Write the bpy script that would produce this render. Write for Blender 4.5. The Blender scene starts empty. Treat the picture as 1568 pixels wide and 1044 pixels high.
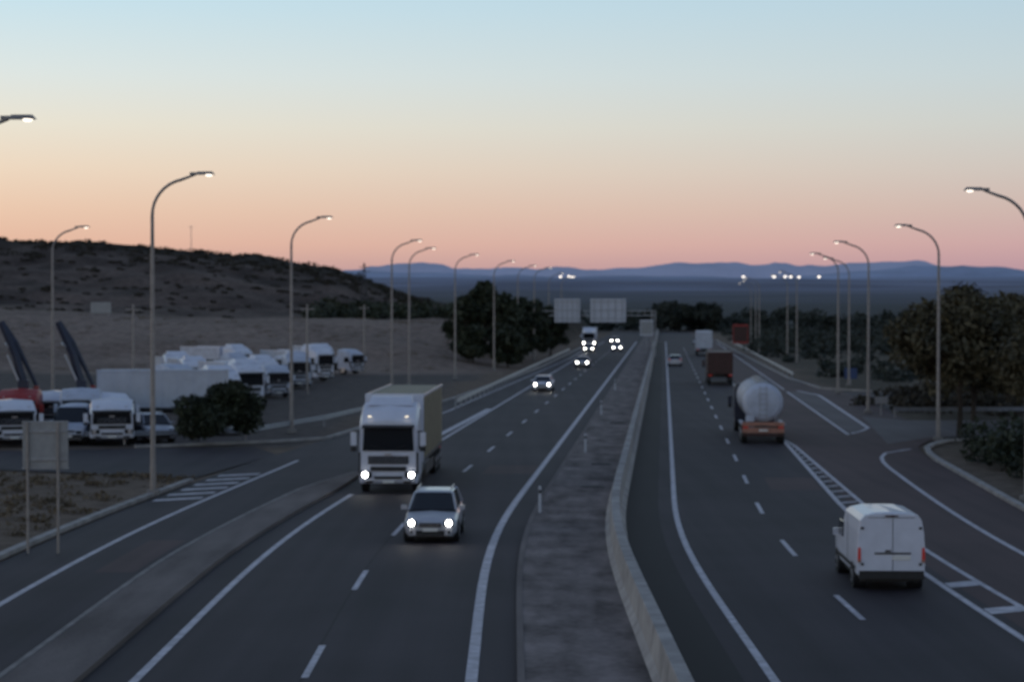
import bpy, math, random
import numpy as np
from mathutils import Vector, Matrix
random.seed(4); rng=np.random.default_rng(7)
scene=bpy.context.scene
scene.view_settings.view_transform='Standard'
scene.view_settings.look='None'
scene.view_settings.exposure=0
pi=math.pi

def lin(r,g,b):
    f=lambda c:(c/255/12.92 if c/255<=0.04045 else ((c/255+0.055)/1.055)**2.4)
    return (f(r),f(g),f(b),1)

# ------------------------------------------------------------ materials
def mat(name,col,rough=0.6,metal=0.0,noise=0.0,scale=5.0,emit=0.0,coat=0.0,col2=None,bump=0.0,detail=6):
    m=bpy.data.materials.new(name); m.use_nodes=True
    nt=m.node_tree; b=nt.nodes['Principled BSDF']
    b.inputs['Roughness'].default_value=rough; b.inputs['Metallic'].default_value=metal
    b.inputs['Coat Weight'].default_value=coat
    c=tuple(col[:3])+(1,)
    if noise>0 or col2:
        tc=nt.nodes.new('ShaderNodeTexCoord'); n=nt.nodes.new('ShaderNodeTexNoise')
        n.inputs['Scale'].default_value=scale; n.inputs['Detail'].default_value=detail; n.inputs['Roughness'].default_value=0.65
        nt.links.new(tc.outputs['Object'],n.inputs['Vector'])
        r=nt.nodes.new('ShaderNodeValToRGB')
        r.color_ramp.elements[0].position=0.34; r.color_ramp.elements[1].position=0.66
        if col2: a=c; d=tuple(col2[:3])+(1,)
        else:
            a=tuple(x*(1-noise) for x in c[:3])+(1,); d=tuple(min(1,x*(1+noise)) for x in c[:3])+(1,)
        r.color_ramp.elements[0].color=a; r.color_ramp.elements[1].color=d
        nt.links.new(n.outputs['Fac'],r.inputs['Fac']); nt.links.new(r.outputs['Color'],b.inputs['Base Color'])
        if bump>0:
            bp=nt.nodes.new('ShaderNodeBump'); bp.inputs['Strength'].default_value=bump
            nt.links.new(n.outputs['Fac'],bp.inputs['Height']); nt.links.new(bp.outputs['Normal'],b.inputs['Normal'])
    else: b.inputs['Base Color'].default_value=c
    if emit>0:
        b.inputs['Emission Color'].default_value=c; b.inputs['Emission Strength'].default_value=emit
    return m

def road_mat(name,c1,c2,rough=0.75,sx=1.1,sy=.03,s2=.15,s3=14,lo=.95,hi=1.55,det=5,w3=.5):
    """asphalt: fine grain + long streaks/wear along the road + patches"""
    m=bpy.data.materials.new(name); m.use_nodes=True
    nt=m.node_tree; b=nt.nodes['Principled BSDF']; b.inputs['Roughness'].default_value=rough
    b.inputs['Specular IOR Level'].default_value=0.3
    tc=nt.nodes.new('ShaderNodeTexCoord')
    mp=nt.nodes.new('ShaderNodeMapping'); mp.inputs['Scale'].default_value=(sx,sy,1)
    n1=nt.nodes.new('ShaderNodeTexNoise'); n1.inputs['Scale'].default_value=1.0; n1.inputs['Detail'].default_value=det
    n2=nt.nodes.new('ShaderNodeTexNoise'); n2.inputs['Scale'].default_value=s2; n2.inputs['Detail'].default_value=8
    n3=nt.nodes.new('ShaderNodeTexNoise'); n3.inputs['Scale'].default_value=s3; n3.inputs['Detail'].default_value=3
    nt.links.new(tc.outputs['Object'],mp.inputs['Vector']); nt.links.new(mp.outputs['Vector'],n1.inputs['Vector'])
    nt.links.new(tc.outputs['Object'],n2.inputs['Vector']); nt.links.new(tc.outputs['Object'],n3.inputs['Vector'])
    a=nt.nodes.new('ShaderNodeMath'); a.operation='ADD'; nt.links.new(n1.outputs['Fac'],a.inputs[0]); nt.links.new(n2.outputs['Fac'],a.inputs[1])
    a2=nt.nodes.new('ShaderNodeMath'); a2.operation='MULTIPLY_ADD'; a2.inputs[1].default_value=w3
    nt.links.new(n3.outputs['Fac'],a2.inputs[0]); nt.links.new(a.outputs[0],a2.inputs[2])
    mr=nt.nodes.new('ShaderNodeMapRange'); mr.inputs['From Min'].default_value=lo; mr.inputs['From Max'].default_value=hi
    nt.links.new(a2.outputs[0],mr.inputs['Value'])
    mx=nt.nodes.new('ShaderNodeMix'); mx.data_type='RGBA'
    mx.inputs['A'].default_value=tuple(c1)+(1,); mx.inputs['B'].default_value=tuple(c2)+(1,)
    nt.links.new(mr.outputs['Result'],mx.inputs['Factor']); nt.links.new(mx.outputs['Result'],b.inputs['Base Color'])
    return m

M={}
M['asphalt']=road_mat('asphalt',(.019,.016,.021),(.047,.039,.047))
M['asphalt_red']=road_mat('asphalt_reddish',(.046,.028,.030),(.085,.052,.054))
M['asphalt_dark']=road_mat('asphalt_tar_shade',(.006,.006,.007),(.014,.013,.015))  # near-black: painted shade beside the barrier, and tar joints
M['asphalt_pale']=road_mat('asphalt_pale',(.075,.068,.072),(.13,.115,.12))
M['paint']=mat('road_paint',(.46,.45,.50),.6,noise=.3,scale=2.2)
M['concrete']=mat('concrete',(.22,.205,.195),.85,noise=.3,scale=1.2,bump=.2)
M['jersey']=mat('barrier_concrete',(.31,.295,.285),.85,noise=.3,scale=.9,bump=.2)
M['gravel']=road_mat('median_gravel',(.075,.063,.060),(.27,.23,.22),.95,sx=1.2,sy=.35,s2=.35,s3=5,lo=1.0,hi=1.55)
M['sepconc']=road_mat('separator_concrete',(.10,.086,.082),(.21,.182,.172),.95,sx=1.2,sy=.2)
M['steel']=mat('galvanised_steel',(.32,.33,.35),.5,.6,noise=.15,scale=4)
M['lampsteel']=mat('lamp_steel',(.30,.275,.26),.55,.3,noise=.15,scale=4)
M['white']=mat('white_paint',(.64,.67,.77),.35,coat=.4,noise=.06,scale=2)
M['offwhite']=mat('offwhite_paint',(.46,.50,.60),.45,noise=.14,scale=1.5)
M['silver']=mat('silver_paint',(.44,.46,.52),.32,.3,coat=.5,noise=.04,scale=3)
M['glass']=mat('dark_glass',(.012,.014,.018),.08)
M['rubber']=mat('rubber',(.012,.012,.012),.8,noise=.3,scale=8)
M['black']=mat('black_plastic',(.018,.018,.02),.55,noise=.2,scale=6)
M['chassis']=mat('chassis_grey',(.05,.05,.055),.6,noise=.2,scale=5)
M['chrome']=mat('rim_metal',(.45,.45,.47),.3,.8,noise=.05,scale=4)
M['tarp']=mat('trailer_curtain',(.20,.175,.11),.6,noise=.15,scale=1.5)
M['boxw']=mat('trailer_white',(.48,.51,.58),.5,noise=.1,scale=1.2)
M['red']=mat('red_paint',(.30,.02,.018),.4,noise=.15,scale=3)
M['darkred']=mat('dark_red_paint',(.045,.014,.012),.5,noise=.25,scale=3)
M['orange']=mat('orange_paint',(.36,.17,.12),.45,noise=.2,scale=3)
M['blue']=mat('blue_paint',(.03,.06,.16),.4,noise=.1,scale=3)
M['navy']=mat('crane_navy',(.02,.025,.05),.45,noise=.2,scale=3)
M['plate']=mat('number_plate',(.7,.7,.68),.5,noise=.05,scale=9)
M['head']=mat('headlight',(1,.95,.88),.2,emit=26)
M['headfar']=mat('headlight_bright',(1,.93,.8),.2,emit=45)
M['fog']=mat('marker_light',(1,.85,.6),.2,emit=1.5)
M['tail']=mat('tail_light',(.34,.03,.025),.3,emit=.18)
M['taillit']=mat('tail_light_lit',(.9,.08,.04),.3,emit=2.2)
M['lamp']=mat('street_lamp_glow',(1,.88,.74),.3,emit=2.2)
M['signback']=mat('sign_back',(.30,.31,.32),.5,.3,noise=.12,scale=3)
M['signwhite']=mat('sign_white',(.52,.54,.60),.5,noise=.05,scale=2)
M['bark']=mat('bark',(.045,.035,.028),.9,noise=.4,scale=6,bump=.5)
M['leaf']=mat('leaf_dark',(.012,.019,.010),.7,col2=(.042,.052,.024),scale=.9)
M['leafolive']=mat('leaf_olive',(.034,.032,.017),.7,col2=(.12,.102,.052),scale=.8)
M['scrub']=mat('leaf_scrub',(.022,.019,.012),.8,col2=(.055,.044,.028),scale=.4)
M['grass']=mat('dry_grass',(.09,.07,.045),.9,col2=(.18,.135,.085),scale=.6)
M['leaffar']=mat('leaf_far',(.016,.023,.018),.8,col2=(.045,.052,.040),scale=.15)

# ------------------------------------------------------------ mesh builder
class MB:
    def __init__(s): s.v=[];s.f=[];s.m=[];s.mats=[]
    def mi(s,k):
        if k not in s.mats: s.mats.append(k)
        return s.mats.index(k)
    def add(s,vs,fs,k):
        o=len(s.v); s.v+= [tuple(v) for v in vs]; i=s.mi(k)
        for f in fs: s.f.append([a+o for a in f]); s.m.append(i)
    def box(s,c,d,k,top=(1,1),shift=(0,0),rx=0,rz=0):
        x,y,z=d[0]/2,d[1]/2,d[2]/2; vs=[]
        for zz,t,sh in((-z,(1,1),(0,0)),(z,top,shift)):
            for a,b in((-1,-1),(1,-1),(1,1),(-1,1)):
                vs.append(Vector((a*x*t[0]+sh[0],b*y*t[1]+sh[1],zz)))
        R=Matrix.Rotation(rz,3,'Z')@Matrix.Rotation(rx,3,'X')
        vs=[R@v+Vector(c) for v in vs]
        s.add(vs,[(3,2,1,0),(4,5,6,7),(0,1,5,4),(1,2,6,5),(2,3,7,6),(3,0,4,7)],k)
    def cyl(s,a,b,r,k,r2=None,n=16):
        s.tube([a,b],[r,r if r2 is None else r2],k,n)
    def tube(s,path,rad,k,n=8,cap=True):
        path=[Vector(p) for p in path]; vs=[];fs=[]
        for i,p in enumerate(path):
            d=(path[min(i+1,len(path)-1)]-path[max(i-1,0)]).normalized()
            u=d.cross(Vector((0,1,0)) if abs(d.y)<.9 else Vector((1,0,0))).normalized(); w=d.cross(u)
            for j in range(n):
                t=2*pi*j/n; vs.append(p+(u*math.cos(t)+w*math.sin(t))*rad[i])
        for i in range(len(path)-1):
            for j in range(n):
                a=i*n+j;b=i*n+(j+1)%n; fs.append((a,b,b+n,a+n))
        if cap: fs.append(tuple(range(n))[::-1]); fs.append(tuple((len(path)-1)*n+j for j in range(n)))
        s.add(vs,fs,k)
    def loft(s,stations,k,kf=None):
        """stations: (y,[(x,z)...] half section, bottom->top centre)"""
        full=[]
        for y,h in stations:
            full.append([(x,y,z) for x,z in h]+[(-x,y,z) for x,z in h[::-1] if x>0])
        n=len(full[0])
        for i in range(len(full)-1):
            for j in range(n):
                a,b,c,d=full[i][j],full[i][(j+1)%n],full[i+1][(j+1)%n],full[i+1][j]
                kk=k
                if kf: kk=kf(i,(a[2]+b[2]+c[2]+d[2])/4) or k
                s.add([a,b,c,d],[(0,1,2,3)],kk)
        s.add(full[0],[tuple(range(n))[::-1]],k); s.add(full[-1],[tuple(range(n))],k)
    def wheel(s,x,y,r=.33,w=.22):
        sgn=1 if x>0 else -1
        s.cyl((x,y,r),(x-sgn*w,y,r),r,'rubber',n=20)
        s.cyl((x+sgn*.012,y,r),(x-sgn*.02,y,r),r*.58,'chrome',n=16)
        s.cyl((x+sgn*.03,y,r),(x+sgn*.012,y,r),r*.2,'black',n=10)
    def mesh(s,name):
        me=bpy.data.meshes.new(name); me.from_pydata(s.v,[],s.f)
        for k in s.mats: me.materials.append(M[k])
        me.polygons.foreach_set('material_index',s.m)
        import bmesh
        bm=bmesh.new(); bm.from_mesh(me); bmesh.ops.remove_doubles(bm,verts=bm.verts,dist=.0004)
        bmesh.ops.recalc_face_normals(bm,faces=bm.faces); bm.to_mesh(me); bm.free()
        return me
def place(me,name,loc=(0,0,0),rz=0,bevel=0.0,scale=1):
    o=bpy.data.objects.new(name,me); scene.collection.objects.link(o)
    o.location=loc; o.rotation_euler=(0,0,rz); o.scale=(scale,)*3
    if bevel:
        b=o.modifiers.new('Bevel','BEVEL'); b.width=bevel; b.segments=2; b.limit_method='ANGLE'; b.angle_limit=math.radians(35)
    return o
def build(mb,name,loc=(0,0,0),rz=0,bevel=0.0): return place(mb.mesh(name),name,loc,rz,bevel)

# ------------------------------------------------------------ road alignment (metres)
def c(Y):
    Y=max(Y,-60)
    if Y<48: return -.86
    if Y<84:
        t=(Y-48)/36; return -.86+.0775*36*(t**3-t**4/2)
    return -.86+.0775*18+.0775*(Y-84)
def frange(a,b,st):
    n=max(1,int(math.ceil((b-a)/st))); return [a+(b-a)*i/n for i in range(n+1)]
def ip(pts): 
    ys=[p[0] for p in pts]; xs=[p[1] for p in pts]
    return lambda Y: float(np.interp(Y,ys,xs))
def path(off,Y0,Y1,st=4):
    f=off if callable(off) else (lambda Y:off)
    return [(c(Y)+f(Y),Y) for Y in frange(Y0,Y1,st)]
def sweep(mb,pts,prof,k,close=False,cap=True):
    vs=[];fs=[];n=len(prof)
    P=[Vector((p[0],p[1],0)) for p in pts]
    for i,p in enumerate(P):
        d=(P[min(i+1,len(P)-1)]-P[max(i-1,0)]).normalized(); nrm=Vector((d.y,-d.x,0))
        for o,z in prof: vs.append(p+nrm*o+Vector((0,0,z)))
    for i in range(len(P)-1):
        for j in range(n if close else n-1):
            a=i*n+j;b=i*n+(j+1)%n; fs.append((a,b,b+n,a+n))
    if close and cap: fs.append(tuple(range(n))); fs.append(tuple((len(P)-1)*n+j for j in range(n)))
    mb.add(vs,fs,k)
def band(mb,fl,fr,Y0,Y1,z,k,st=4):
    fl=fl if callable(fl) else (lambda Y,a=fl:a); fr=fr if callable(fr) else (lambda Y,a=fr:a)
    vs=[];fs=[]
    for i,Y in enumerate(frange(Y0,Y1,st)):
        vs+=[(c(Y)+fl(Y),Y,z),(c(Y)+fr(Y),Y,z)]
        if i: fs.append((2*i-2,2*i-1,2*i+1,2*i))
    mb.add(vs,fs,k)
def poly(mb,pts,z,k): mb.add([(x,y,z) for x,y in pts],[tuple(range(len(pts)))],k)

YE=590
r=MB()
leftedge=ip([(-60,-15.2),(80,-15.0),(96,-15.0),(112,-14.2),(130,-13.2),(170,-11.5),(250,-9.5),(600,-9.2)])
band(r,leftedge,1.0,-30,YE,0,'asphalt')
build(r,'road_left_carriageway')
r=MB(); band(r,4.55,13.4,-30,YE,0,'asphalt'); 
rightedge=ip([(-60,19.8),(105,19.8),(112,20.5),(118,23),(180,22.5),(186,21),(211,19.3),(272,18.8),(382,18),(600,18)])
build(r,'road_right_carriageway')
r=MB(); band(r,13.4,rightedge,-30,YE,0,'asphalt_red'); build(r,'road_exit_lane')
r=MB(); band(r,4.45,5.75,-30,420,.005,'asphalt_dark'); build(r,'barrier_shade_strip')  # shade right of the barrier, painted as a dark strip
r=MB(); poly(r,[(-130,92),(-60,96),(-32,97.5),(-14.6,90),(-12.5,104),(-14.5,110),(-21,108.5),(-32,106),(-60,104.5),(-130,101)],-.006,'asphalt'); build(r,'side_road')
r=MB(); poly(r,[(21.5,112),(25,117.5),(45,121),(120,126),(120,140),(45,135.5),(27,135),(25,140)],.008,'asphalt_pale'); build(r,'side_road')
r=MB(); poly(r,[(23.0,136),(26.6,137),(32,166),(62,171),(62,178),(33,179),(29,182)],-.008,'asphalt'); build(r,'exit_ramp_road')

# tar joints / patches on the asphalt
r=MB()
band(r,-3.62,-3.58,-30,400,.003,'asphalt_dark',3)
for (o,a,b,w) in((-2.6,92,97,2.4),(10.6,84,90,2.2),(-11.6,58,66,1.2)):
    band(r,o,o+w,a,b,.003,'asphalt_red',3)
build(r,'road_repair_patches')

# markings
r=MB(); z=.007
def line(off,Y0,Y1,w=.18): sweep(r,path(off,Y0,Y1,3),[(-w/2,z),(w/2,z)],'paint')
line(0,-20,430,.26); line(-7.1,-20,82,.2); line(-7.1,104,430,.2)
line(6.4,-20,430,.2); line(13.0,-20,430,.2)
for i in range(-5,26):
    Y=45.8-4.0+i*12.9-.3
    line(-3.55,Y,Y+4.0,.16)
    Y2=49.2+i*12.6; line(9.7,Y2,Y2+4.2,.16)
line(-12.7,-20,100,.2)
line(ip([(82,-9.2),(96,-7.4)]),82,97,.3)
line(ip([(108,-7.9),(140,-7.5),(170,-7.3)]),106,150,.42)
line(ip([(105,-12.2),(146,-10.2),(289,-8.2),(420,-8)]),126,420,.18)
gore=ip([(-20,14.8),(45,14.3),(80,13.9),(112,13.35),(116,13.0)])
line(gore,-20,116,.18)
for i in range(34):
    Y=36+i*2.35
    if Y>112: break
    if 58<Y<76: continue
    a=c(Y)+13.15; b=c(Y)+gore(Y)-.1; w=.38 if Y>76 else .9
    if Y<76 and i%2: continue
    poly(r,[(a,Y),(b,Y+.5),(b,Y+.5+w),(a,Y+w)],z,'paint')
line(ip([(-20,17.1),(73,17.0),(87,16.95),(98,17.0),(104,17.5),(107,18.6),(108,19.6)]),-20,108,.2)
line(17.3,120,180,.22); line(17.3,184,420,.18)
line(ip([(121,17.6),(126,19.2),(173,19.7),(182,18.4)]),121,182,.28)
for i in range(6):
    Y=79+i*2.3; poly(r,[(c(Y)-14.7,Y),(c(Y)-12.9,Y+1.2),(c(Y)-12.9,Y+1.9),(c(Y)-14.7,Y+.8)],z,'paint')
build(r,'road_markings')

r=MB(); band(r,17.5,ip([(121,17.7),(126,19.0),(173,19.5),(180,18.4)]),122,180,.012,'asphalt_pale'); build(r,'traffic_island')
r=MB()
inl=ip([(-30,-9.75),(60,-9.95),(84,-9.5),(92,-8.5)]); inr=ip([(-30,-8.35),(60,-8.3),(84,-8.0),(92,-8.2)])
band(r,inl,inr,-30,92,.12,'sepconc',3)
sweep(r,path(inl,-30,92,3),[(-.08,0),(-.08,.13),(.06,.13),(.06,0)],'concrete')
sweep(r,path(inr,-30,92,3),[(-.06,0),(-.06,.13),(.08,.13),(.08,0)],'sepconc')
build(r,'separator_island')
# median
r=MB(); band(r,1.12,3.9,-30,YE,.13,'gravel',3)
sweep(r,path(1.05,-30,YE,3),[(-.08,0),(-.08,.14),(.08,.14),(.08,0)],'sepconc'); build(r,'median_strip')
r=MB(); J=[(-.38,.0),(-.38,.10),(-.22,.30),(-.15,.90),(.15,.90),(.22,.30),(.38,.10),(.38,0)]
Y=-30
while Y<YE:
    sweep(r,path(4.12,Y,Y+5.97,2),J,'jersey',close=True); Y+=6
build(r,'concrete_barrier',bevel=.02)
r=MB()
for Y in(84,96,130): r.box((c(Y)+2.9,Y,.15),(1.0,.5,.05),'chassis'); r.box((c(Y)+2.9,Y,.18),(.8,.06,.02),'black')
build(r,'drain_cover')
def kerb(pts,name='kerb'):
    k=MB(); sweep(k,pts,[(-.15,0),(-.15,.14),(.15,.14),(.15,0)],'jersey',close=True); build(k,name)
kerb(path(19.95,-30,100,3)+[(c(104)+20.1,104),(c(108)+20.5,108),(c(111)+21.3,111),(25.5,114.2),(29,116)])
kerb([(62,178.3),(45,178.6),(33,180)]+path(ip([(184,21),(211,19.5),(272,19),(382,18.2),(450,18)]),186,450,4))
kerb(path(-15.3,-30,88,3))
kerb([(-21,109),(-17,111.2),(-14,113)]+path(ip([(116,-14.0),(130,-13.3),(170,-11.7),(250,-9.7),(500,-9.5)]),116,420,4))
def guardrail(pts,side=1):
    g=MB(); sweep(g,pts,[(0,.45),(.05*side,.52),(0,.6),(.05*side,.68),(0,.75)],'steel')
    acc=0
    for a,b in zip(pts,pts[1:]):
        acc+=math.hypot(b[0]-a[0],b[1]-a[1])
        if acc>=4: g.box((a[0]-.08*side,a[1],.36),(.1,.12,.72),'steel'); acc=0
    build(g,'guard_rail')
guardrail(path(-9.9,150,330,4)); guardrail(path(19.9,210,400,4),-1)
guardrail([(-60,109.5),(-40,109.8),(-22,111.5),(-15.5,114.5),(-12.2,128),(-10.5,139)])
guardrail([(27,138.5),(45,139.5),(75,142)],-1)

for (x,y) in((1.05,73.6),(3.9,104),(c(140)+1.5,140),(c(180)+1.5,180)):
    d=MB(); d.box((0,0,.5),(.12,.08,1.0),'signwhite',top=(.8,.8)); d.box((0,-.045,.8),(.09,.012,.14),'black'); build(d,'delineator_post',(x,y,.12),0,.01)

# ------------------------------------------------------------ terrain
def sm(t): t=np.clip(t,0,1); return t*t*(3-2*t)
def vnoise(X,Y,s,seed=0):
    r0=np.random.default_rng(seed); t=r0.random((256,256))
    x=np.asarray(X)/s; y=np.asarray(Y)/s; xi=np.floor(x).astype(int); yi=np.floor(y).astype(int); fx=sm(x-xi); fy=sm(y-yi)
    g=lambda a,b:t[a%256,b%256]
    return (g(xi,yi)*(1-fx)+g(xi+1,yi)*fx)*(1-fy)+(g(xi,yi+1)*(1-fx)+g(xi+1,yi+1)*fx)*fy
carr=np.vectorize(c)
def ridge(X): return np.interp(X,[-1500,-400,-118,-98,-80,-58,-43,-36,-28,-20,-10,0],[30,26,20.2,19.6,18.4,17.2,15.2,13.6,10.6,8.4,6.2,0])
def hterr(X,Y):
    off=X-carr(Y)
    emb=5.6*sm((Y-228)/75)*sm((-off-13)/9)
    Rr=ridge(X)+ (vnoise(X,Y,14,3)-.5)*1.6+(vnoise(X,Y,5,4)-.5)*.7
    hill=np.maximum(Rr-5.6,0)*sm((Y-318)/125)*(Y<5000)
    hill*=sm((-off-20)/20)
    gul=(vnoise(X,Y,9,61)-.5)*1.8*sm((Y-330)/25)*(1-sm((Y-410)/30))*sm((-off-24)/15)
    fall=1-sm((Y-480)/500)
    h=(emb+hill+gul)*fall
    nearL=1.0*sm((-off-60)/50)*sm((Y-60)/80)*2
    rough=((vnoise(X,Y,6,8)-.5)*1.0)*sm((-off-18)/6)*sm((Y-225)/30)*fall
    right=(-.3+ (vnoise(X,Y,20,9)-.5)*1.0)*sm((off-30)/15)
    far=np.where(Y>700,(Y-700)*.0158,0)+ (vnoise(X,Y,400,11)-.5)*30*sm((Y-1500)/1500)*np.clip(Y/9000,0,1)
    return -.06+h+nearL+rough+right*(1-sm((Y-500)/300))+far
def axis(near0,near1,st,far0,far1,g=1.12):
    a=list(np.arange(near0,near1+st,st)); s=st; x=a[-1]
    while x<far1: s*=g; x+=s; a.append(x)
    s=st; x=a[0]; b=[]
    while x>far0: s*=g; x-=s; b.append(x)
    return np.array(b[::-1]+a)
xs=axis(-150,110,2.5,-4500,4500,1.05); ys=axis(-60,500,3,-80,9600,1.035)
XX,YY=np.meshgrid(xs,ys); ZZ=hterr(XX,YY)
nx,ny=len(xs),len(ys)
vt=np.stack([XX,YY,ZZ],-1).reshape(-1,3)
I=np.arange(nx*ny).reshape(ny,nx)
fc=np.stack([I[:-1,:-1],I[:-1,1:],I[1:,1:],I[1:,:-1]],-1).reshape(-1,4)
me=bpy.data.meshes.new('ground'); me.from_pydata(vt.tolist(),[],fc.tolist())
off=XX-carr(YY)
def C(*a): return np.array(a)
base=np.zeros(XX.shape+(3,))+C(.155,.118,.090)
yard=((off<-15)*sm((YY-108)/4)*(1-sm((YY-235)/15)))[...,None]
base=base*(1-yard)+C(.105,.090,.082)*yard
tan=(sm((-off-12)/5)*sm((YY-222)/12)*(1-sm((YY-308)/25)))[...,None]
nt_=vnoise(XX,YY,12,77)[...,None]
base=base*(1-tan)+C(.225,.172,.142)*(.75+.45*nt_)*tan
brn=(sm((-off-12)/5)*sm((YY-312)/22))[...,None]
n=vnoise(XX,YY,7,21)[...,None]*.5+vnoise(XX,YY,2.9,22)[...,None]*.3+vnoise(XX,YY,25,23)[...,None]*.2
n=np.clip((n-.5)*1.8+.5,0,1)
base=base*(1-brn)+(C(.048,.037,.032)*(1-n)+C(.165,.125,.105)*n)*brn
ridg=(sm((-off-12)/5)*sm((YY-408)/25))[...,None]*.9
base=base*(1-ridg)+C(.024,.020,.015)*ridg
rg=(sm((off-20)/4)*sm((YY-60)/20))[...,None]
n2=vnoise(XX,YY,11,31)[...,None]
base=base*(1-rg)+(C(.055,.050,.038)*(1-n2)+C(.12,.098,.075)*n2)*rg
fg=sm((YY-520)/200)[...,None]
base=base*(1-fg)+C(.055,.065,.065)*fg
hz=sm((YY-700)/2400)[...,None]; n3=vnoise(XX,YY,250,33)[...,None]; n4=vnoise(XX,YY,90,34)[...,None]  # aerial haze mixed into the ground colour, bluer and paler with distance
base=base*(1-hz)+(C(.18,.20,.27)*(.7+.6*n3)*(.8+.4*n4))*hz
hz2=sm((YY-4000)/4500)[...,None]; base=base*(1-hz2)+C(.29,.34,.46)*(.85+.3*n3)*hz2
base=np.clip(base,0,1)
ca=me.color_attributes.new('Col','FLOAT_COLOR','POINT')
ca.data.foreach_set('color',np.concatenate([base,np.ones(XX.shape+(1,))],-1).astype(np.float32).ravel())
gm=bpy.data.materials.new('ground_soil_haze'); gm.use_nodes=True; nt=gm.node_tree; b=nt.nodes['Principled BSDF']; b.inputs['Roughness'].default_value=.95; b.inputs['Specular IOR Level'].default_value=.1
at=nt.nodes.new('ShaderNodeAttribute'); at.attribute_name='Col'
tc=nt.nodes.new('ShaderNodeTexCoord'); nn=nt.nodes.new('ShaderNodeTexNoise'); nn.inputs['Scale'].default_value=.9; nn.inputs['Detail'].default_value=8; nn.inputs['Roughness'].default_value=.7
nt.links.new(tc.outputs['Object'],nn.inputs['Vector'])
mr=nt.nodes.new('ShaderNodeMapRange'); mr.inputs['From Min'].default_value=.3; mr.inputs['From Max'].default_value=.7; mr.inputs['To Min'].default_value=.55; mr.inputs['To Max'].default_value=1.45
nt.links.new(nn.outputs['Fac'],mr.inputs['Value'])
vm=nt.nodes.new('ShaderNodeVectorMath'); vm.operation='SCALE'; nt.links.new(at.outputs['Color'],vm.inputs[0]); nt.links.new(mr.outputs['Result'],vm.inputs['Scale'])
nt.links.new(vm.outputs['Vector'],b.inputs['Base Color'])
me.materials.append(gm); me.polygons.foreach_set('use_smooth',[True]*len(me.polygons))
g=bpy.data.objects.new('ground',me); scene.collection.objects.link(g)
def hz1(x,y): return float(hterr(np.array([float(x)]),np.array([float(y)]))[0])

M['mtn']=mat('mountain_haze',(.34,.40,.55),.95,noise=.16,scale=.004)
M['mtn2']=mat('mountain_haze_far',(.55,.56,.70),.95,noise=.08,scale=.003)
def mountains(name,Y,hb,amp,k,seed,lo=.14):
    r0=np.random.default_rng(seed); X=np.linspace(-5200,5200,620); H=np.zeros_like(X)
    for i in range(7):
        w=1000/(1.9**i); H+=(vnoise(X,X*0+i*37.3,w,seed+i)-.5)*amp/(1.7**i)
    top=hb+np.maximum(H,-hb*lo); vs=[];fs=[]
    for i,x in enumerate(X): vs+=[(x,Y-500,90),(x,Y-220,90+(top[i]-90)*.6+r0.random()*4),(x,Y,top[i]),(x,Y+600,60)]
    for i in range(len(X)-1):
        for j in range(3): a=4*i+j; fs.append((a,a+4,a+5,a+1))
    m=MB(); m.add(vs,fs,k); o=build(m,name); o.data.polygons.foreach_set('use_smooth',[True]*len(o.data.polygons))
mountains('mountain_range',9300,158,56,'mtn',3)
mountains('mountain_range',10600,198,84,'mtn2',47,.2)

# ------------------------------------------------------------ foliage
def leaves(clumps,n,size,k,name=None,mb=None,shell=.55):
    vs=[];fs=[]
    for (x,y,z,rx,ry,rz) in clumps:
        d=rng.normal(size=(n,3)); d/=np.linalg.norm(d,axis=1)[:,None]
        rr=(shell+(1-shell)*rng.random(n))*(0.75+.35*rng.random(n))
        p=d*rr[:,None]*np.array([rx,ry,rz])+np.array([x,y,z])
        u=rng.normal(size=(n,3)); u/=np.linalg.norm(u,axis=1)[:,None]
        w=np.cross(u,rng.normal(size=(n,3))); w/=np.linalg.norm(w,axis=1)[:,None]
        s=size*(.5+rng.random(n))[:,None]
        q=np.stack([p-u*s,p+w*s*.45,p+u*s,p-w*s*.45],1).reshape(-1,3)
        o=len(vs); vs+=q.tolist(); fs+=[(o+4*i,o+4*i+1,o+4*i+2,o+4*i+3) for i in range(n)]
    return vs,fs
def foliage_obj(name,clumps,n,size,k):
    vs,fs=leaves(clumps,n,size,k); me=bpy.data.meshes.new(name); me.from_pydata(vs,[],fs); me.materials.append(M[k])
    o=bpy.data.objects.new(name,me); scene.collection.objects.link(o); return o
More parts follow.
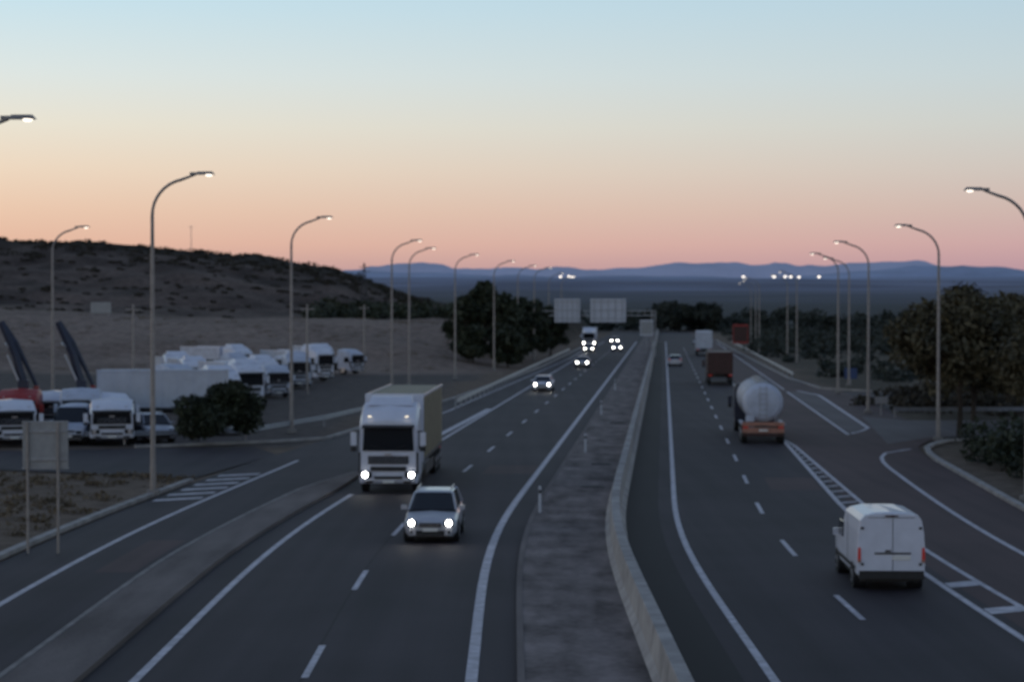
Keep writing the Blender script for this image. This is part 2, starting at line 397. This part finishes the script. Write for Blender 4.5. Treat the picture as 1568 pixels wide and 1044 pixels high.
def tree(x,y,h,rad,k='leaf',crown0=.3,n=170,size=.22,nc=26,name='tree',sq=1.0):
    z0=hz1(x,y); mb=MB(); tr=.05*h**.8*.55
    top=Vector((random.uniform(-.3,.3),random.uniform(-.3,.3),h*.72))
    mb.tube([(0,0,-.2),(.05,0,h*.2),(top.x*.5,top.y*.5,h*.45),top],[tr*1.35,tr,tr*.75,tr*.25],'bark',8)
    cl=[]
    for i in range(nc):
        a=random.uniform(0,2*pi); t=random.random(); zz=h*(crown0+(1-crown0)*(.12+.78*t))
        prof=math.sin(pi*min(1,max(.12,(t*.85+.15))))**.6
        rr=rad*prof*sq*random.uniform(.2,.9)
        px,py=rr*math.cos(a),rr*math.sin(a); s=rad*random.uniform(.2,.38)
        cl.append((px,py,zz,s,s,s*random.uniform(.6,.95)))
        if i%2==0:
            b0=Vector((top.x*.4,top.y*.4,h*random.uniform(crown0*.7,.55)))
            mid=b0.lerp(Vector((px,py,zz)),.5)+Vector((0,0,.15*h*.3))
            mb.tube([b0,mid,(px,py,zz)],[tr*.4,tr*.25,tr*.08],'bark',5)
    vs,fs=leaves(cl,n,size,k); mb.add(vs,fs,k)
    me=bpy.data.meshes.new(name); me.from_pydata(mb.v,[],mb.f)
    for kk in mb.mats: me.materials.append(M[kk])
    me.polygons.foreach_set('material_index',mb.m)
    return place(me,name,(x,y,z0),random.uniform(0,6))
for (x,y,h,rd) in((-6.2,262,7.0,3.0),(-3.6,270,9.3,3.3),(-1.2,262,9.0,3.4),(1.2,272,9.4,3.2),(3.2,285,8.8,3.0),(-5.0,250,4.6,2.6),(-.5,250,5.2,3.0),(6.0,305,8.2,3.0)):
    tree(x,y,h,rd,'leaf',.10,n=130,size=.42,nc=30,name='roadside_tree')
tree(27.2,119,8.9,4.2,'leafolive',.34,n=270,size=.2,nc=66,name='ash_tree')
tree(31.8,113,8.6,4.4,'leafolive',.30,n=240,size=.2,nc=60,name='ash_tree')
tree(31.6,134,8.5,4.2,'leafolive',.22,n=200,size=.26,nc=54,name='ash_tree')
tree(38,150,8.8,4.6,'leafolive',.14,n=160,size=.32,nc=48,name='ash_tree')
foliage_obj('roadside_bush',[(-16.6+random.uniform(-1.9,1.9),111+random.uniform(-1,1),random.uniform(.5,2.5),1.0,1.0,.8) for _ in range(10)]+[(-16.6+random.uniform(-1.2,1.2),111,random.uniform(1.5,3.1),.8,.8,.7) for _ in range(8)],600,.16,'leaf')
foliage_obj('hedge',[(c(y)+random.uniform(22.3,30),y,random.uniform(.2,1.5),1.3,1.3,.9) for y in [random.uniform(78,106) for _ in range(60)]],260,.18,'leaf')
foliage_obj('hedge',[(random.uniform(28,60),y,random.uniform(.1,.9),1.5,1.2,.8) for y in [random.uniform(142,164) for _ in range(60)]],120,.25,'scrub')
cl=[]
for _ in range(420):
    y=random.uniform(290,560); x=c(y)+22+random.random()**1.3*y*.4
    s=random.uniform(1.0,2.8); cl.append((x,y,hz1(x,y)+s*.4,s*1.5,s*1.4,s))
for _ in range(90):
    y=random.uniform(190,290); x=c(y)+23+random.random()*y*.35
    s=random.uniform(.5,1.3); cl.append((x,y,hz1(x,y)+s*.3,s*1.6,s*1.4,s))
foliage_obj('field_scrub',cl,75,.5,'leaffar')
cl=[]
for _ in range(60):
    y=random.uniform(150,178); x=random.uniform(34,70); s=random.uniform(.4,1.0); cl.append((x,y,.2,s*1.4,s,s*.8))
foliage_obj('field_scrub',cl,60,.3,'scrub')
cl=[]
for _ in range(460):
    y=random.uniform(600,680); x=random.uniform(-45,330)
    s=random.uniform(1.8,4.0); hh=random.uniform(1,5.0 if x>75 else 6.6)*(.8+.3*math.sin(x*.16)+.2*math.sin(x*.41)); cl.append((x,y,max(.6,hh),s,s,s*.8))
for _ in range(60):
    y=random.uniform(595,640); x=random.uniform(44,64); s=random.uniform(1.6,3.2); cl.append((x,y,random.uniform(3,8.4)-.06*abs(x-54),s,s,s*.7))
foliage_obj('distant_tree_line',cl,110,.8,'leaffar')
cl=[]
for _ in range(110):
    y=random.uniform(318,360); x=random.uniform(-34,5); s=random.uniform(1,2.0); cl.append((x,y,hz1(x,y)+s*.5,s*1.3,s*1.3,s))
foliage_obj('hill_foot_scrub',cl,70,.5,'leaf')
cl=[]
for _ in range(760):
    y=random.uniform(400,470); x=-18-random.random()*140; s=random.uniform(.25,1.0)*random.uniform(.6,1.2); cl.append((x,y,hz1(x,y)+s*.15,s*2.4,s*2.0,s*.7))
for _ in range(240):
    y=random.uniform(318,400); x=-14-random.random()*110; s=random.uniform(.15,.5); cl.append((x,y,hz1(x,y)+s*.1,s*2.6,s*1.8,s*.7))
foliage_obj('hillside_scrub',cl,45,.32,'scrub')
cl=[]
for _ in range(260):
    y=random.uniform(50,92); x=c(y)-16-random.random()*14; s=random.uniform(.2,.7); cl.append((x,y,.02,s*1.6,s,.14))
for _ in range(160):
    y=random.uniform(232,310); x=c(y)-15-random.random()*70; cl.append((x,y,hz1(x,y)+.08,.9,.7,.2))
foliage_obj('dry_grass',cl,45,.09,'grass')

# ------------------------------------------------------------ street lamps
def lamp_mesh(H,arm=2.3):
    m=MB()
    m.box((0,0,.12),(.5,.5,.24),'concrete'); m.cyl((0,0,.2),(0,0,1.3),.13,'lampsteel',n=12)
    p=[(0,0,1.2),(0,0,H*.5),(0,0,H-1.75)]; rad=[.115,.095,.075]
    for i in range(1,9):
        t=i/8*math.radians(78); p.append((1.5*(1-math.cos(t)),0,H-1.75+1.5*math.sin(t))); rad.append(.065)
    p.append((arm-.5,0,H-.06)); rad.append(.05)
    m.tube(p,rad,'lampsteel',10)
    hx=arm-.1
    m.box((hx,0,H),(.8,.3,.13),'lampsteel',top=(.75,.6)); m.box((hx-.48,0,H-.02),(.3,.13,.11),'lampsteel')
    m.cyl((hx+.16,0,H-.06),(hx+.16,0,H-.13),.16,'lamp',r2=.09,n=12)
    return m.mesh('street_lamp')
LA=lamp_mesh(13.4); LB=lamp_mesh(12.6)
for (x,y) in((-16.5,57.3),(-14.95,81.5),(-32,136.5),(-13.7,121.7),(-10.1,164.7),(-9.8,186.7),(-6.1,210),(-2.2,240),(.8,268),(3.2,283),(6.2,330),(9.2,365)):
    place(LA,'street_lamp',(x,y,0),0,.015)
for (x,y) in((20.8,79),(24.95,114.6),(26.2,144),(29.3,176),(33.2,193),(39.4,271),(42.3,301),(41.9,332),(46,370),(50,410)):
    place(LB,'street_lamp',(x,y,0),pi,.015)

# ------------------------------------------------------------ gantry and signs
m=MB()
for x in(3.0,21.7):
    for dx in(-.25,.25): m.box((x+dx,300,3.6),(.14,.3,7.2),'steel')
    for i in range(7): m.box((x,300,.6+i),(.5,.08,.08),'steel')
for z0 in(6.4,7.1):
    for dy in(-.3,.3): m.box((12.35,300+dy,z0),(18.9,.14,.14),'steel')
for i in range(19): m.box((3.3+i,299.7,6.75),(.07,.07,.95),'steel',); 
for (a,b) in((6.5,10.4),(12.0,17.4)):
    m.box(((a+b)/2,299.35,7.15),(b-a,.12,3.6),'signwhite')
    for i in range(5): m.box((a+(b-a)*(i+.5)/5,299.24,7.15),(.08,.1,3.5),'steel')
    for zz in(5.9,7.2,8.5): m.box(((a+b)/2,299.22,zz),(b-a-.2,.06,.07),'signback')
build(m,'sign_gantry',bevel=.01)
def sign(name,x,y,w,h,zb,k,posts=2,border=None,rz=0):
    m=MB(); m.box((0,0,zb+h/2),(w,.05,h),k)
    for zz in(zb+h*.25,zb+h*.75): m.box((0,.06,zz),(w*.94,.05,.07),'steel')
    if border: m.box((0,-.04,zb+h/2),(w*.88,.02,h*.8),border)
    for i in range(posts):
        px=0 if posts==1 else (-w*.36 if i==0 else w*.36); m.cyl((px,.13,-.1),(px,.13,zb+h*.97),.045,'steel',n=10)
    build(m,name,(x,y,hz1(x,y)),rz,.008)
m=MB(); m.box((0,0,3.45),(1.45,.04,1.55),'signback')
for zz in(3.0,3.9): m.box((0,-.05,zz),(1.4,.05,.08),'steel')
for px in(-.55,.42): m.cyl((px,-.1,-.1),(px,-.1,4.2),.045,'lampsteel',n=10)
for zz in (2.72,4.18): m.box((0,0,zz),(1.5,.07,.04),'steel')
build(m,'traffic_sign',(-14.9,62.5,0),0,.006)
sign('traffic_sign',c(300)+3.2,298,2.0,2.4,3.4,'signwhite',1,'signback')
sign('direction_sign',-64,305,3.2,1.7,.6,'signback',2)
sign('red_billboard',38.5,330,2.6,3.2,1.6,'red',2,'darkred')
sign('direction_sign',34.6,200,1.3,1.1,.5,'blue',1)
sign('traffic_sign',26.6,141,.9,.5,.9,'signback',1)
sign('traffic_sign',46,210,1,1.4,1.2,'signwhite',1)
def pylon(x,y,h,w):
    m=MB()
    for sx in(-1,1):
        for sy in(-1,1): m.tube([(sx*w,sy*w,0),(sx*w*.15,sy*w*.15,h)],[.09,.05],'chassis',5)
    for i in range(8):
        t=i/8; a=w*(1-.85*t); t2=(i+1)/8; b2=w*(1-.85*t2)
        for sy in(-1,1): m.tube([(-a,sy*a,h*t),(b2,sy*b2,h*t2)],[.04,.04],'chassis',4); m.tube([(a,sy*a,h*t),(-b2,sy*b2,h*t2)],[.04,.04],'chassis',4)
    for zz,l in((h*.8,1.2),(h*.9,1.0)): m.box((0,0,zz),(2*l,.12,.12),'chassis')
    build(m,'power_pylon',(x,y,hz1(x,y)-.2))
pylon(-28.5,378,8.2,.7)
m=MB(); m.tube([(0,0,0),(0,0,6.5)],[.09,.05],'steel',6); m.box((0,0,6.0),(1.2,.08,.08),'steel'); build(m,'utility_pole',(-72,440,hz1(-72,440)))
for x,y in((-18.3,175),(-17.5,232),(-29,150)):
    m=MB(); m.tube([(0,0,0),(0,0,8.0)],[.12,.08],'lampsteel',8); m.box((0,0,7.6),(1.2,.1,.1),'lampsteel')
    for q in(-.5,0,.5): m.cyl((q,0,7.65),(q,0,7.85),.05,'chassis',n=6)
    build(m,'utility_pole',(x,y,0))

# ------------------------------------------------------------ vehicles (front faces local -Y, origin at front bumper)
def car_mesh(paint,head='head',suv=False,tail='tail'):
    m=MB(); W=.9; H=1.62 if suv else 1.45; B=1.02 if suv else .95
    def sec(hw,zb,zt,crown=.03): return [(hw*.86,zb),(hw*.97,zb+.13),(hw,zb+.32),(hw*.985,zt-.12),(hw*.9,zt-.01),(0,zt+crown)]
    m.loft([(0,sec(.74,.28,.62)),(.06,sec(.82,.24,.72)),(.28,sec(.88,.22,.84)),(1.15,sec(W,.22,B-.02)),(2.2,sec(W,.22,B)),(3.6,sec(W,.22,B+.02)),(4.2,sec(.87,.24,B)),(4.4,sec(.8,.3,B-.12))],paint)
    def gs(hb,ht,zt): return [(hb,B-.06),(hb*.99,B+.02),(ht,zt-.05),(ht*.86,zt-.005),(0,zt)]
    m.loft([(1.0,gs(.80,.78,B+.02)),(1.75,gs(.82,.64,H-.07)),(1.95,gs(.82,.65,H-.02)),(2.9,gs(.82,.66,H)),(3.75,gs(.81,.63,H-.06)),(4.25,gs(.78,.72,B+.05))],'glass',lambda i,z: paint if (z>H-.09 and 1<=i<=3) else None)
    for s in(-1,1):
        m.tube([(s*.80,1.02,B),(s*.645,1.78,H-.09)],[.035,.035],paint,6)
        m.tube([(s*.83,2.85,B),(s*.675,2.85,H-.08)],[.035,.03],'black',6)
        m.tube([(s*.79,4.2,B),(s*.64,3.75,H-.09)],[.07,.06],paint,6)
        if suv: m.tube([(s*.58,1.95,H+.04),(s*.58,3.6,H+.03)],[.025,.025],'chrome',6)
        m.box((s*.98,1.35,B+.06),(.2,.13,.15),paint); m.box((s*.98,1.42,B+.06),(.16,.02,.11),'glass')
        for y in(.82,3.5):
            m.cyl((s*.905,y,.35),(s*.6,y,.35),.40,'black',n=20); m.wheel(s*.925,y,.33)
        m.box((s*.62,.05,.69),(.34,.2,.17),'glass',top=(.9,.7)); m.cyl((s*.62,-.055,.69),(s*.62,.0,.69),.10,head,n=14)
        m.cyl((s*.62,-.01,.38),(s*.62,.04,.38),.05,'black',n=10)
        m.box((s*.72,4.37,.85),(.2,.1,.26),tail)
    m.box((0,-.01,.62),(.72,.06,.13),'black'); m.box((0,-.045,.62),(.7,.02,.02),'chrome')
    m.box((0,.0,.36),(.95,.1,.16),'black'); m.box((0,-.06,.47),(.5,.02,.11),'plate'); m.box((0,4.42,.6),(.5,.02,.11),'plate')
    m.box((0,2.2,.22),(1.5,3.9,.12),'black')
    return m.mesh('car')
def cab(m,paint='white',h=3.9,head='head',y0=0,light=True):
    def sec(hw,zb,zt): return [(hw*.97,zb),(hw,zb+.12),(hw,zt*.62),(hw*.985,zt-.35),(hw*.9,zt-.1),(0,zt)]
    m.loft([(y0+0,sec(1.16,.55,h*.80)),(y0+.10,sec(1.23,.42,h*.83)),(y0+.45,sec(1.25,.42,h*.9)),(y0+1.2,sec(1.25,.6,h)),(y0+2.2,sec(1.24,.6,h))],paint)
    wz0=h*.47; wz1=h*.715
    m.box((0,y0-.015,(wz0+wz1)/2),(2.16,.10,wz1-wz0),'glass',top=(.95,.9))
    m.box((0,y0-.16,wz1+.08),(2.2,.3,.06),'black',rx=.25)
    for s in(-1,1):
        m.tube([(s*.1,y0-.085,wz0+.02),(s*.75,y0-.085,wz0+.25)],[.014,.014],'black',4)
        m.box((s*1.235,y0+.75,h*.57),(.05,.85,h*.2),'glass',top=(1,.85))
        m.box((s*1.46,y0-.02,h*.60),(.24,.16,.55),paint); m.box((s*1.46,y0-.02,h*.49),(.24,.16,.2),'black'); m.box((s*1.33,y0+.05,h*.68),(.25,.04,.05),'black')
        m.box((s*.93,y0-.02,.80),(.46,.12,.24),'glass'); 
        m.cyl((s*.98,y0-.1,.80),(s*.98,y0-.05,.80),.12,head if light else 'chrome',n=14)
        m.box((s*.8,y0-.02,.5),(.3,.06,.1),'black')
        m.box((s*.78,y0-.03,h*.83+.05),(.14,.08,.05),'fog' if light else 'chrome')
        m.box((s*1.22,y0+.1,1.3),(.06,.25,.9),'black')
    m.box((0,y0-.03,1.42),(1.7,.06,.34),'black'); m.box((0,y0-.03,1.05),(1.5,.06,.18),'black')
    for i in range(3): m.box((0,y0-.07,1.31+.11*i),(1.6,.02,.02),'chrome')
    m.box((0,y0-.03,.68),(1.2,.06,.12),'black'); m.box((0,y0-.05,.5),(.5,.02,.11),'plate')
    m.box((0,y0-.065,1.66),(.3,.03,.08),'chrome')
    for s in(-1,1): m.wheel(s*1.24,y0+1.35,.5,.3)
def truck_mesh(paint='white',body='boxw',h=3.9,L=13.6,bh=4.0,light=True,head='head',top=True,trim='white',tail='tail'):
    m=MB(); cab(m,paint,h,head,0,light)
    m.box((0,L/2+1.2,.95),(.9,L+1.5,.25),'chassis')
    if top: m.box((0,1.5,h+.0),(1.9,1.3,.35),paint,top=(.9,.5),shift=(0,.3))
    y0=2.75; z0=1.15
    m.box((0,y0+L/2,(z0+bh)/2),(2.5,L,bh-z0),body)
    m.box((0,y0-.012,(z0+bh)/2+.03),(2.54,.07,bh-z0+.1),trim); 
    for s in(-1,1):
        m.box((s*1.262,y0+L/2,bh),(.035,L,.12),trim); m.box((s*1.262,y0+L/2,z0+.05),(.035,L,.16),'chassis')
        for i in range(int(L/1.7)): m.box((s*1.255,y0+.85+i*1.7,(z0+bh)/2),(.02,.05,bh-z0-.3),'chassis' if body=='tarp' else trim)
        m.box((s*1.15,y0+L*.42,.62),(.04,L*.42,.5),'chassis')
        for y in(y0+L-3.9,y0+L-2.6,y0+L-1.3) if L>9 else (y0+L-1.4,): m.wheel(s*1.24,y,.5,.3)
        m.box((s*1.0,y0+L+.02,1.0),(.36,.08,.14),tail)
    m.box((0,y0+L,.62),(2.3,.1,.12),'chassis')
    return m.mesh('box_truck')
def van_mesh(paint='white',light=False):
    m=MB()
    S=[(.82,.34),(.93,.46),(.955,.75),(.955,1.1),(.92,1.62),(.86,1.95),(.75,2.10),(.45,2.17),(0,2.19)]
    def st(y,cap,sc=1,zb=0): return (y,[(x*sc,min(z,cap-.004*(8-i))+zb) for i,(x,z) in enumerate(S)])
    m.loft([st(0,.72,.86),st(.08,.9,.92),st(.35,1.05,.97),st(1.05,1.22,1),st(1.95,2.06,1),st(2.3,2.17,1),st(4.72,2.19,1),st(4.86,2.15,.975)],paint,lambda i,z:'glass' if (i==3 and z>1.3) else None)
    for s in(-1,1):
        m.box((s*.945,1.75,1.42),(.05,.95,.44),'glass',top=(1,.75)); m.box((s*1.04,1.25,1.25),(.16,.12,.2),paint)
        for y in(.9,4.0): m.cyl((s*.958,y,.34),(s*.6,y,.34),.39,'black',n=20); m.wheel(s*.965,y,.33)
        m.box((s*.965,2.9,.62),(.02,3.2,.1),'black'); m.box((s*.962,3.1,1.25),(.008,.02,1.4),'black')
        m.box((s*.885,4.845,1.02),(.09,.09,.38),'tail',top=(.8,1)); m.box((s*.88,4.86,.84),(.09,.08,.08),'orange')
        m.box((s*.62,.03,.72),(.3,.12,.16),'head' if light else 'glass')
        for zz in(.75,1.75): m.box((s*.80,4.875,zz),(.08,.03,.07),'chassis')
    m.box((-.04,4.866,1.3),(.014,.012,1.6),'black'); m.box((-.04,4.87,1.05),(1.0,.03,.05),'chassis')
    m.box((-.28,4.872,.93),(.5,.03,.12),'plate'); m.box((.09,4.885,1.12),(.16,.03,.05),'black')
    m.box((0,4.866,2.04),(1.3,.012,.014),'black'); m.box((0,4.9,2.09),(.35,.03,.04),'darkred')
    m.box((0,4.9,.46),(1.8,.16,.22),'black',top=(.98,1)); m.box((0,2.4,.32),(1.6,4.6,.16),'black')
    m.box((0,.0,.48),(1.6,.12,.22),'black'); m.box((0,-.0,.78),(.8,.05,.1),'black'); m.box((0,-.06,.5),(.5,.02,.11),'plate')
    return m.mesh('van')

TRK=truck_mesh('white','tarp',3.85,11.5,4.0,True,'head')
place(TRK,'box_truck',(-5.2,82.3,0),-.035,.03)
place(car_mesh('silver','head',True),'suv_car',(-2.72,65.0,0),-.03,.02)
CW=car_mesh('white','headfar'); CD=car_mesh('silver','headfar',tail='taillit')
place(CW,'white_car',(2.75,179.5,0),-.0775,.02)
place(CD,'oncoming_car',(8.9,249,0),-.0775,.02)
place(truck_mesh('white','boxw',3.6,7,3.7,True,'headfar'),'box_truck',(14.6,372,0),-.0775,.03)
place(CW,'oncoming_car',(18.1,338,0),-.0775,.02)
place(CD,'oncoming_car',(21.2,405,0),-.0775,.02)
place(CD,'oncoming_car',(12.9,330,0),-.0775,.02)
place(van_mesh('white'),'white_van',(10.65,59.0,0),pi-.03,.02)
place(car_mesh('silver','headfar'),'grey_car',(21.7,261,0),pi-.0775,.02)
# tanker
m=MB(); cab(m,'navy',3.1,'chrome',0,False)
m.box((0,7,.95),(.9,12.5,.25),'chassis')
st=[]; R=1.18
for y,s in((3.0,.55),(3.06,.8),(3.25,.95),(3.5,1),(6,1),(9,1),(12.6,1),(12.85,.95),(13.02,.8),(13.08,.55)):
    st.append((y,[(R*s*math.cos(a),2.33+1.12*s*math.sin(a)) for a in np.linspace(-pi/2+.02,pi/2-.02,15)]+[(0,2.33+1.12*s)]))
m.loft(st,'offwhite')
for y in(5,7.5,10,12.2): m.tube([(1.2*math.cos(a),y,2.33+1.14*math.sin(a)) for a in np.linspace(0,2*pi,25)],[.03]*25,'steel',6,cap=False)
m.box((0,8,3.46),(.6,8,.08),'steel')
for y in(5.5,8,10.5): m.cyl((0,y,3.45),(0,y,3.62),.25,'steel',n=12)
m.box((0,13.0,1.12),(2.4,.5,.22),'orange'); m.box((0,13.28,.78),(2.4,.1,.30),'orange'); m.box((0,13.32,.52),(2.3,.08,.14),'darkred')
for s in(-1,1):
    for y in(10.0,11.3,12.5): m.wheel(s*1.22,y,.5,.3)
    m.box((s*1.15,11.2,1.12),(.22,3.9,.06),'offwhite'); m.box((s*1.0,13.35,.95),(.3,.06,.12),'tail'); m.box((s*1.05,8,.7),(.1,2.6,.5),'chassis')
    m.tube([(s*.2,13.15,1.2),(s*.2,13.2,3.3)],[.02,.02],'steel',5)
for i in range(7): m.box((0,13.18,1.35+i*.3),(.4,.03,.03),'steel')
m.box((.75,13.12,1.45),(.5,.05,.35),'offwhite'); m.box((0,13.36,.78),(.5,.02,.11),'plate')
build(m,'tanker_truck',(15.4,125.2,0),pi-.0775,.02)
m=truck_mesh('darkred','darkred',3.2,8,3.3,False,'chrome',True,'chassis')
place(m,'lorry',(21.5,205,0),pi-.0775,.03)
place(truck_mesh('white','boxw',3.4,8,3.8,False,'chrome'),'box_truck',(31.2,320,0),pi-.0775,.03)

# ------------------------------------------------------------ lorry yard
PT=[truck_mesh('white','boxw',3.5,5.0,3.0,False,'chrome',True),truck_mesh('offwhite','offwhite',3.1,4.5,2.0,False,'chrome',False,'chassis'),truck_mesh('white','offwhite',3.7,6,3.5,False,'chrome',True),truck_mesh('offwhite','navy',3.3,5,2.6,False,'chrome',True,'chassis')]
spots=[(-20.2,138,0),(-22.2,145,1),(-20.4,153,2),(-22.6,161,3),(-20.0,168,1),(-22.0,178,0),(-20.3,187,3),(-21.6,196,1),(-19.4,204,0),(-20.6,215,2),(-17.8,226,1),(-27.4,170,2),(-26.0,190,3),(-28,206,2),(-25.9,156,1),(-31,182,0)]
for x,y,i in spots: place(PT[i],'parked_truck',(x,y,0),math.radians(34)+random.uniform(-.4,.35),.03,random.uniform(.88,1.06))
m=MB(); m.box((0,0,2.5),(8.2,2.5,2.5),'boxw'); m.box((0,-1.262,3.73),(8.24,.03,.12),'offwhite'); m.box((0,-1.262,1.3),(8.24,.03,.14),'chassis')
for i in range(9): m.box((-4+i,-1.258,2.5),(.04,.02,2.3),'offwhite')
m.box((0,0,1.1),(8,1.0,.25),'chassis')
for x in(2.0,3.3,-3.2):
    for s in(-1,1): m.cyl((x,s*1.2,.5),(x,s*.9,.5),.5,'rubber',n=18); m.cyl((x,s*1.22,.5),(x,s*1.15,.5),.28,'chrome',n=12)
build(m,'parked_trailer',(-22.6,127,0),math.radians(4),.03)
VP=van_mesh('white'); VS=car_mesh('silver','chrome',True); PC=truck_mesh('white','offwhite',2.6,3.5,2.3,False,'chrome',False,'chassis'); VG=van_mesh('offwhite')
for x,y,me_,nm,rz in((-27.9,109.8,PC,'parked_truck',.35),(-25.2,111,VG,'parked_van',.1),(-22.6,110.6,PC,'parked_truck',.2),(-20.2,113,VS,'parked_car',.45),(-30.5,112,VP,'parked_van',.2),(-24.2,119,PC,'parked_truck',.5),(-28.5,121,PC,'parked_truck',.1),(-18.0,131,VP,'parked_van',.5),(-17.2,120,VS,'parked_car',.6)):
    place(me_,nm,(x,y,0),rz,.02)
def crane(x,y,rz,colr):
    m=MB(); cab(m,colr,2.9,'chrome',0,False)
    m.box((0,5,1.05),(2.3,5.6,.2),'chassis'); m.box((0,5,.8),(.9,7.5,.25),'chassis')
    for s in(-1,1):
        for yy in(5.6,6.9): m.wheel(s*1.2,yy,.5,.3)
    m.cyl((0,2.8,1.1),(0,2.8,3.0),.28,'navy',n=14); m.box((0,2.8,3.1),(.6,.7,.5),'navy')
    m.tube([(0,2.8,3.1),(-.5,3.0,4.9),(-1.4,3.2,6.9)],[.26,.26,.2],'navy',4)
    m.tube([(-1.4,3.2,6.9),(-.5,3.25,5.6),(.7,3.3,3.0)],[.2,.17,.12],'navy',4)
    m.tube([(-.1,2.6,2.9),(-1.0,2.9,4.9)],[.08,.06],'chrome',8); m.tube([(-.9,3.0,5.4),(-1.2,3.6,5.6)],[.06,.06],'chrome',6)
    m.box((.7,3.3,2.8),(.3,.3,.35),'red')
    build(m,'crane_truck',(x,y,0),rz,.02)
crane(-26.0,118,.2,'offwhite'); crane(-29.6,117,.1,'red'); 

m=MB(); 
for x,y in((250,9000),(238,8900),(262,9050),(205,9000),(980,9000),(1110,9000),(1150,8950),(1180,9000),(1230,9100),(1300,9000)):
    m.box((x,y-700,130),(10,8,7),'lamp'); 
build(m,'town_lights')

# ------------------------------------------------------------ world
w=bpy.data.worlds.new('World'); scene.world=w; w.use_nodes=True; nt=w.node_tree
bg=nt.nodes['Background']; bg.inputs['Strength'].default_value=1
tc=nt.nodes.new('ShaderNodeTexCoord'); sp=nt.nodes.new('ShaderNodeSeparateXYZ'); nt.links.new(tc.outputs['Generated'],sp.inputs[0])
def ramp(stops):
    r=nt.nodes.new('ShaderNodeValToRGB'); e=r.color_ramp.elements
    e[0].position=stops[0][0]; e[0].color=lin(*stops[0][1]); e[1].position=stops[-1][0]; e[1].color=lin(*stops[-1][1])
    for p,cc in stops[1:-1]:
        q=e.new(p); q.color=lin(*cc)
    nt.links.new(sp.outputs['Z'],r.inputs['Fac']); return r
rl=ramp([(0,(150,138,155)),(.018,(204,164,154)),(.030,(229,184,160)),(.048,(235,200,174)),(.068,(238,216,192)),(.09,(234,227,210)),(.115,(222,230,227)),(.15,(200,226,236)),(.18,(190,218,232)),(.3,(150,172,194)),(.6,(112,130,158)),(1,(92,110,142))])
rr=ramp([(0,(140,135,155)),(.018,(186,150,160)),(.030,(202,165,166)),(.048,(205,182,175)),(.068,(205,196,189)),(.09,(203,206,202)),(.115,(196,210,214)),(.15,(184,208,220)),(.18,(174,200,214)),(.3,(138,158,180)),(.6,(104,122,150)),(1,(88,105,136))])
mrx=nt.nodes.new('ShaderNodeMapRange'); mrx.inputs['From Min'].default_value=-.28; mrx.inputs['From Max'].default_value=.28; nt.links.new(sp.outputs['X'],mrx.inputs['Value'])
mx=nt.nodes.new('ShaderNodeMix'); mx.data_type='RGBA'
nt.links.new(mrx.outputs['Result'],mx.inputs['Factor']); nt.links.new(rl.outputs['Color'],mx.inputs['A']); nt.links.new(rr.outputs['Color'],mx.inputs['B'])
sky=nt.nodes.new('ShaderNodeTexSky'); sky.sky_type='NISHITA'; sky.sun_disc=False; sky.sun_elevation=math.radians(1.5); sky.sun_rotation=math.radians(-75)
ad=nt.nodes.new('ShaderNodeMix'); ad.data_type='RGBA'; ad.blend_type='ADD'; ad.inputs['Factor'].default_value=.006
nt.links.new(mx.outputs['Result'],ad.inputs['A']); nt.links.new(sky.outputs['Color'],ad.inputs['B'])
nt.links.new(ad.outputs['Result'],bg.inputs['Color'])
sd=bpy.data.lights.new('sun','SUN'); sd.energy=.12; sd.angle=math.radians(15); sd.color=(1,.82,.68)
so=bpy.data.objects.new('sun',sd); scene.collection.objects.link(so)
so.rotation_euler=(math.radians(80),0,math.radians(-75))

# ------------------------------------------------------------ camera
cd=bpy.data.cameras.new('camera'); cam=bpy.data.objects.new('camera',cd); scene.collection.objects.link(cam)
cd.sensor_width=36; cd.lens=36*3000/1568; cd.clip_start=.5; cd.clip_end=20000
cam.location=(0,0,7.9); cam.rotation_euler=(math.radians(90)-54/3000,0,0)
cd.dof.use_dof=True; cd.dof.focus_distance=10; cd.dof.aperture_fstop=3.7
scene.camera=cam
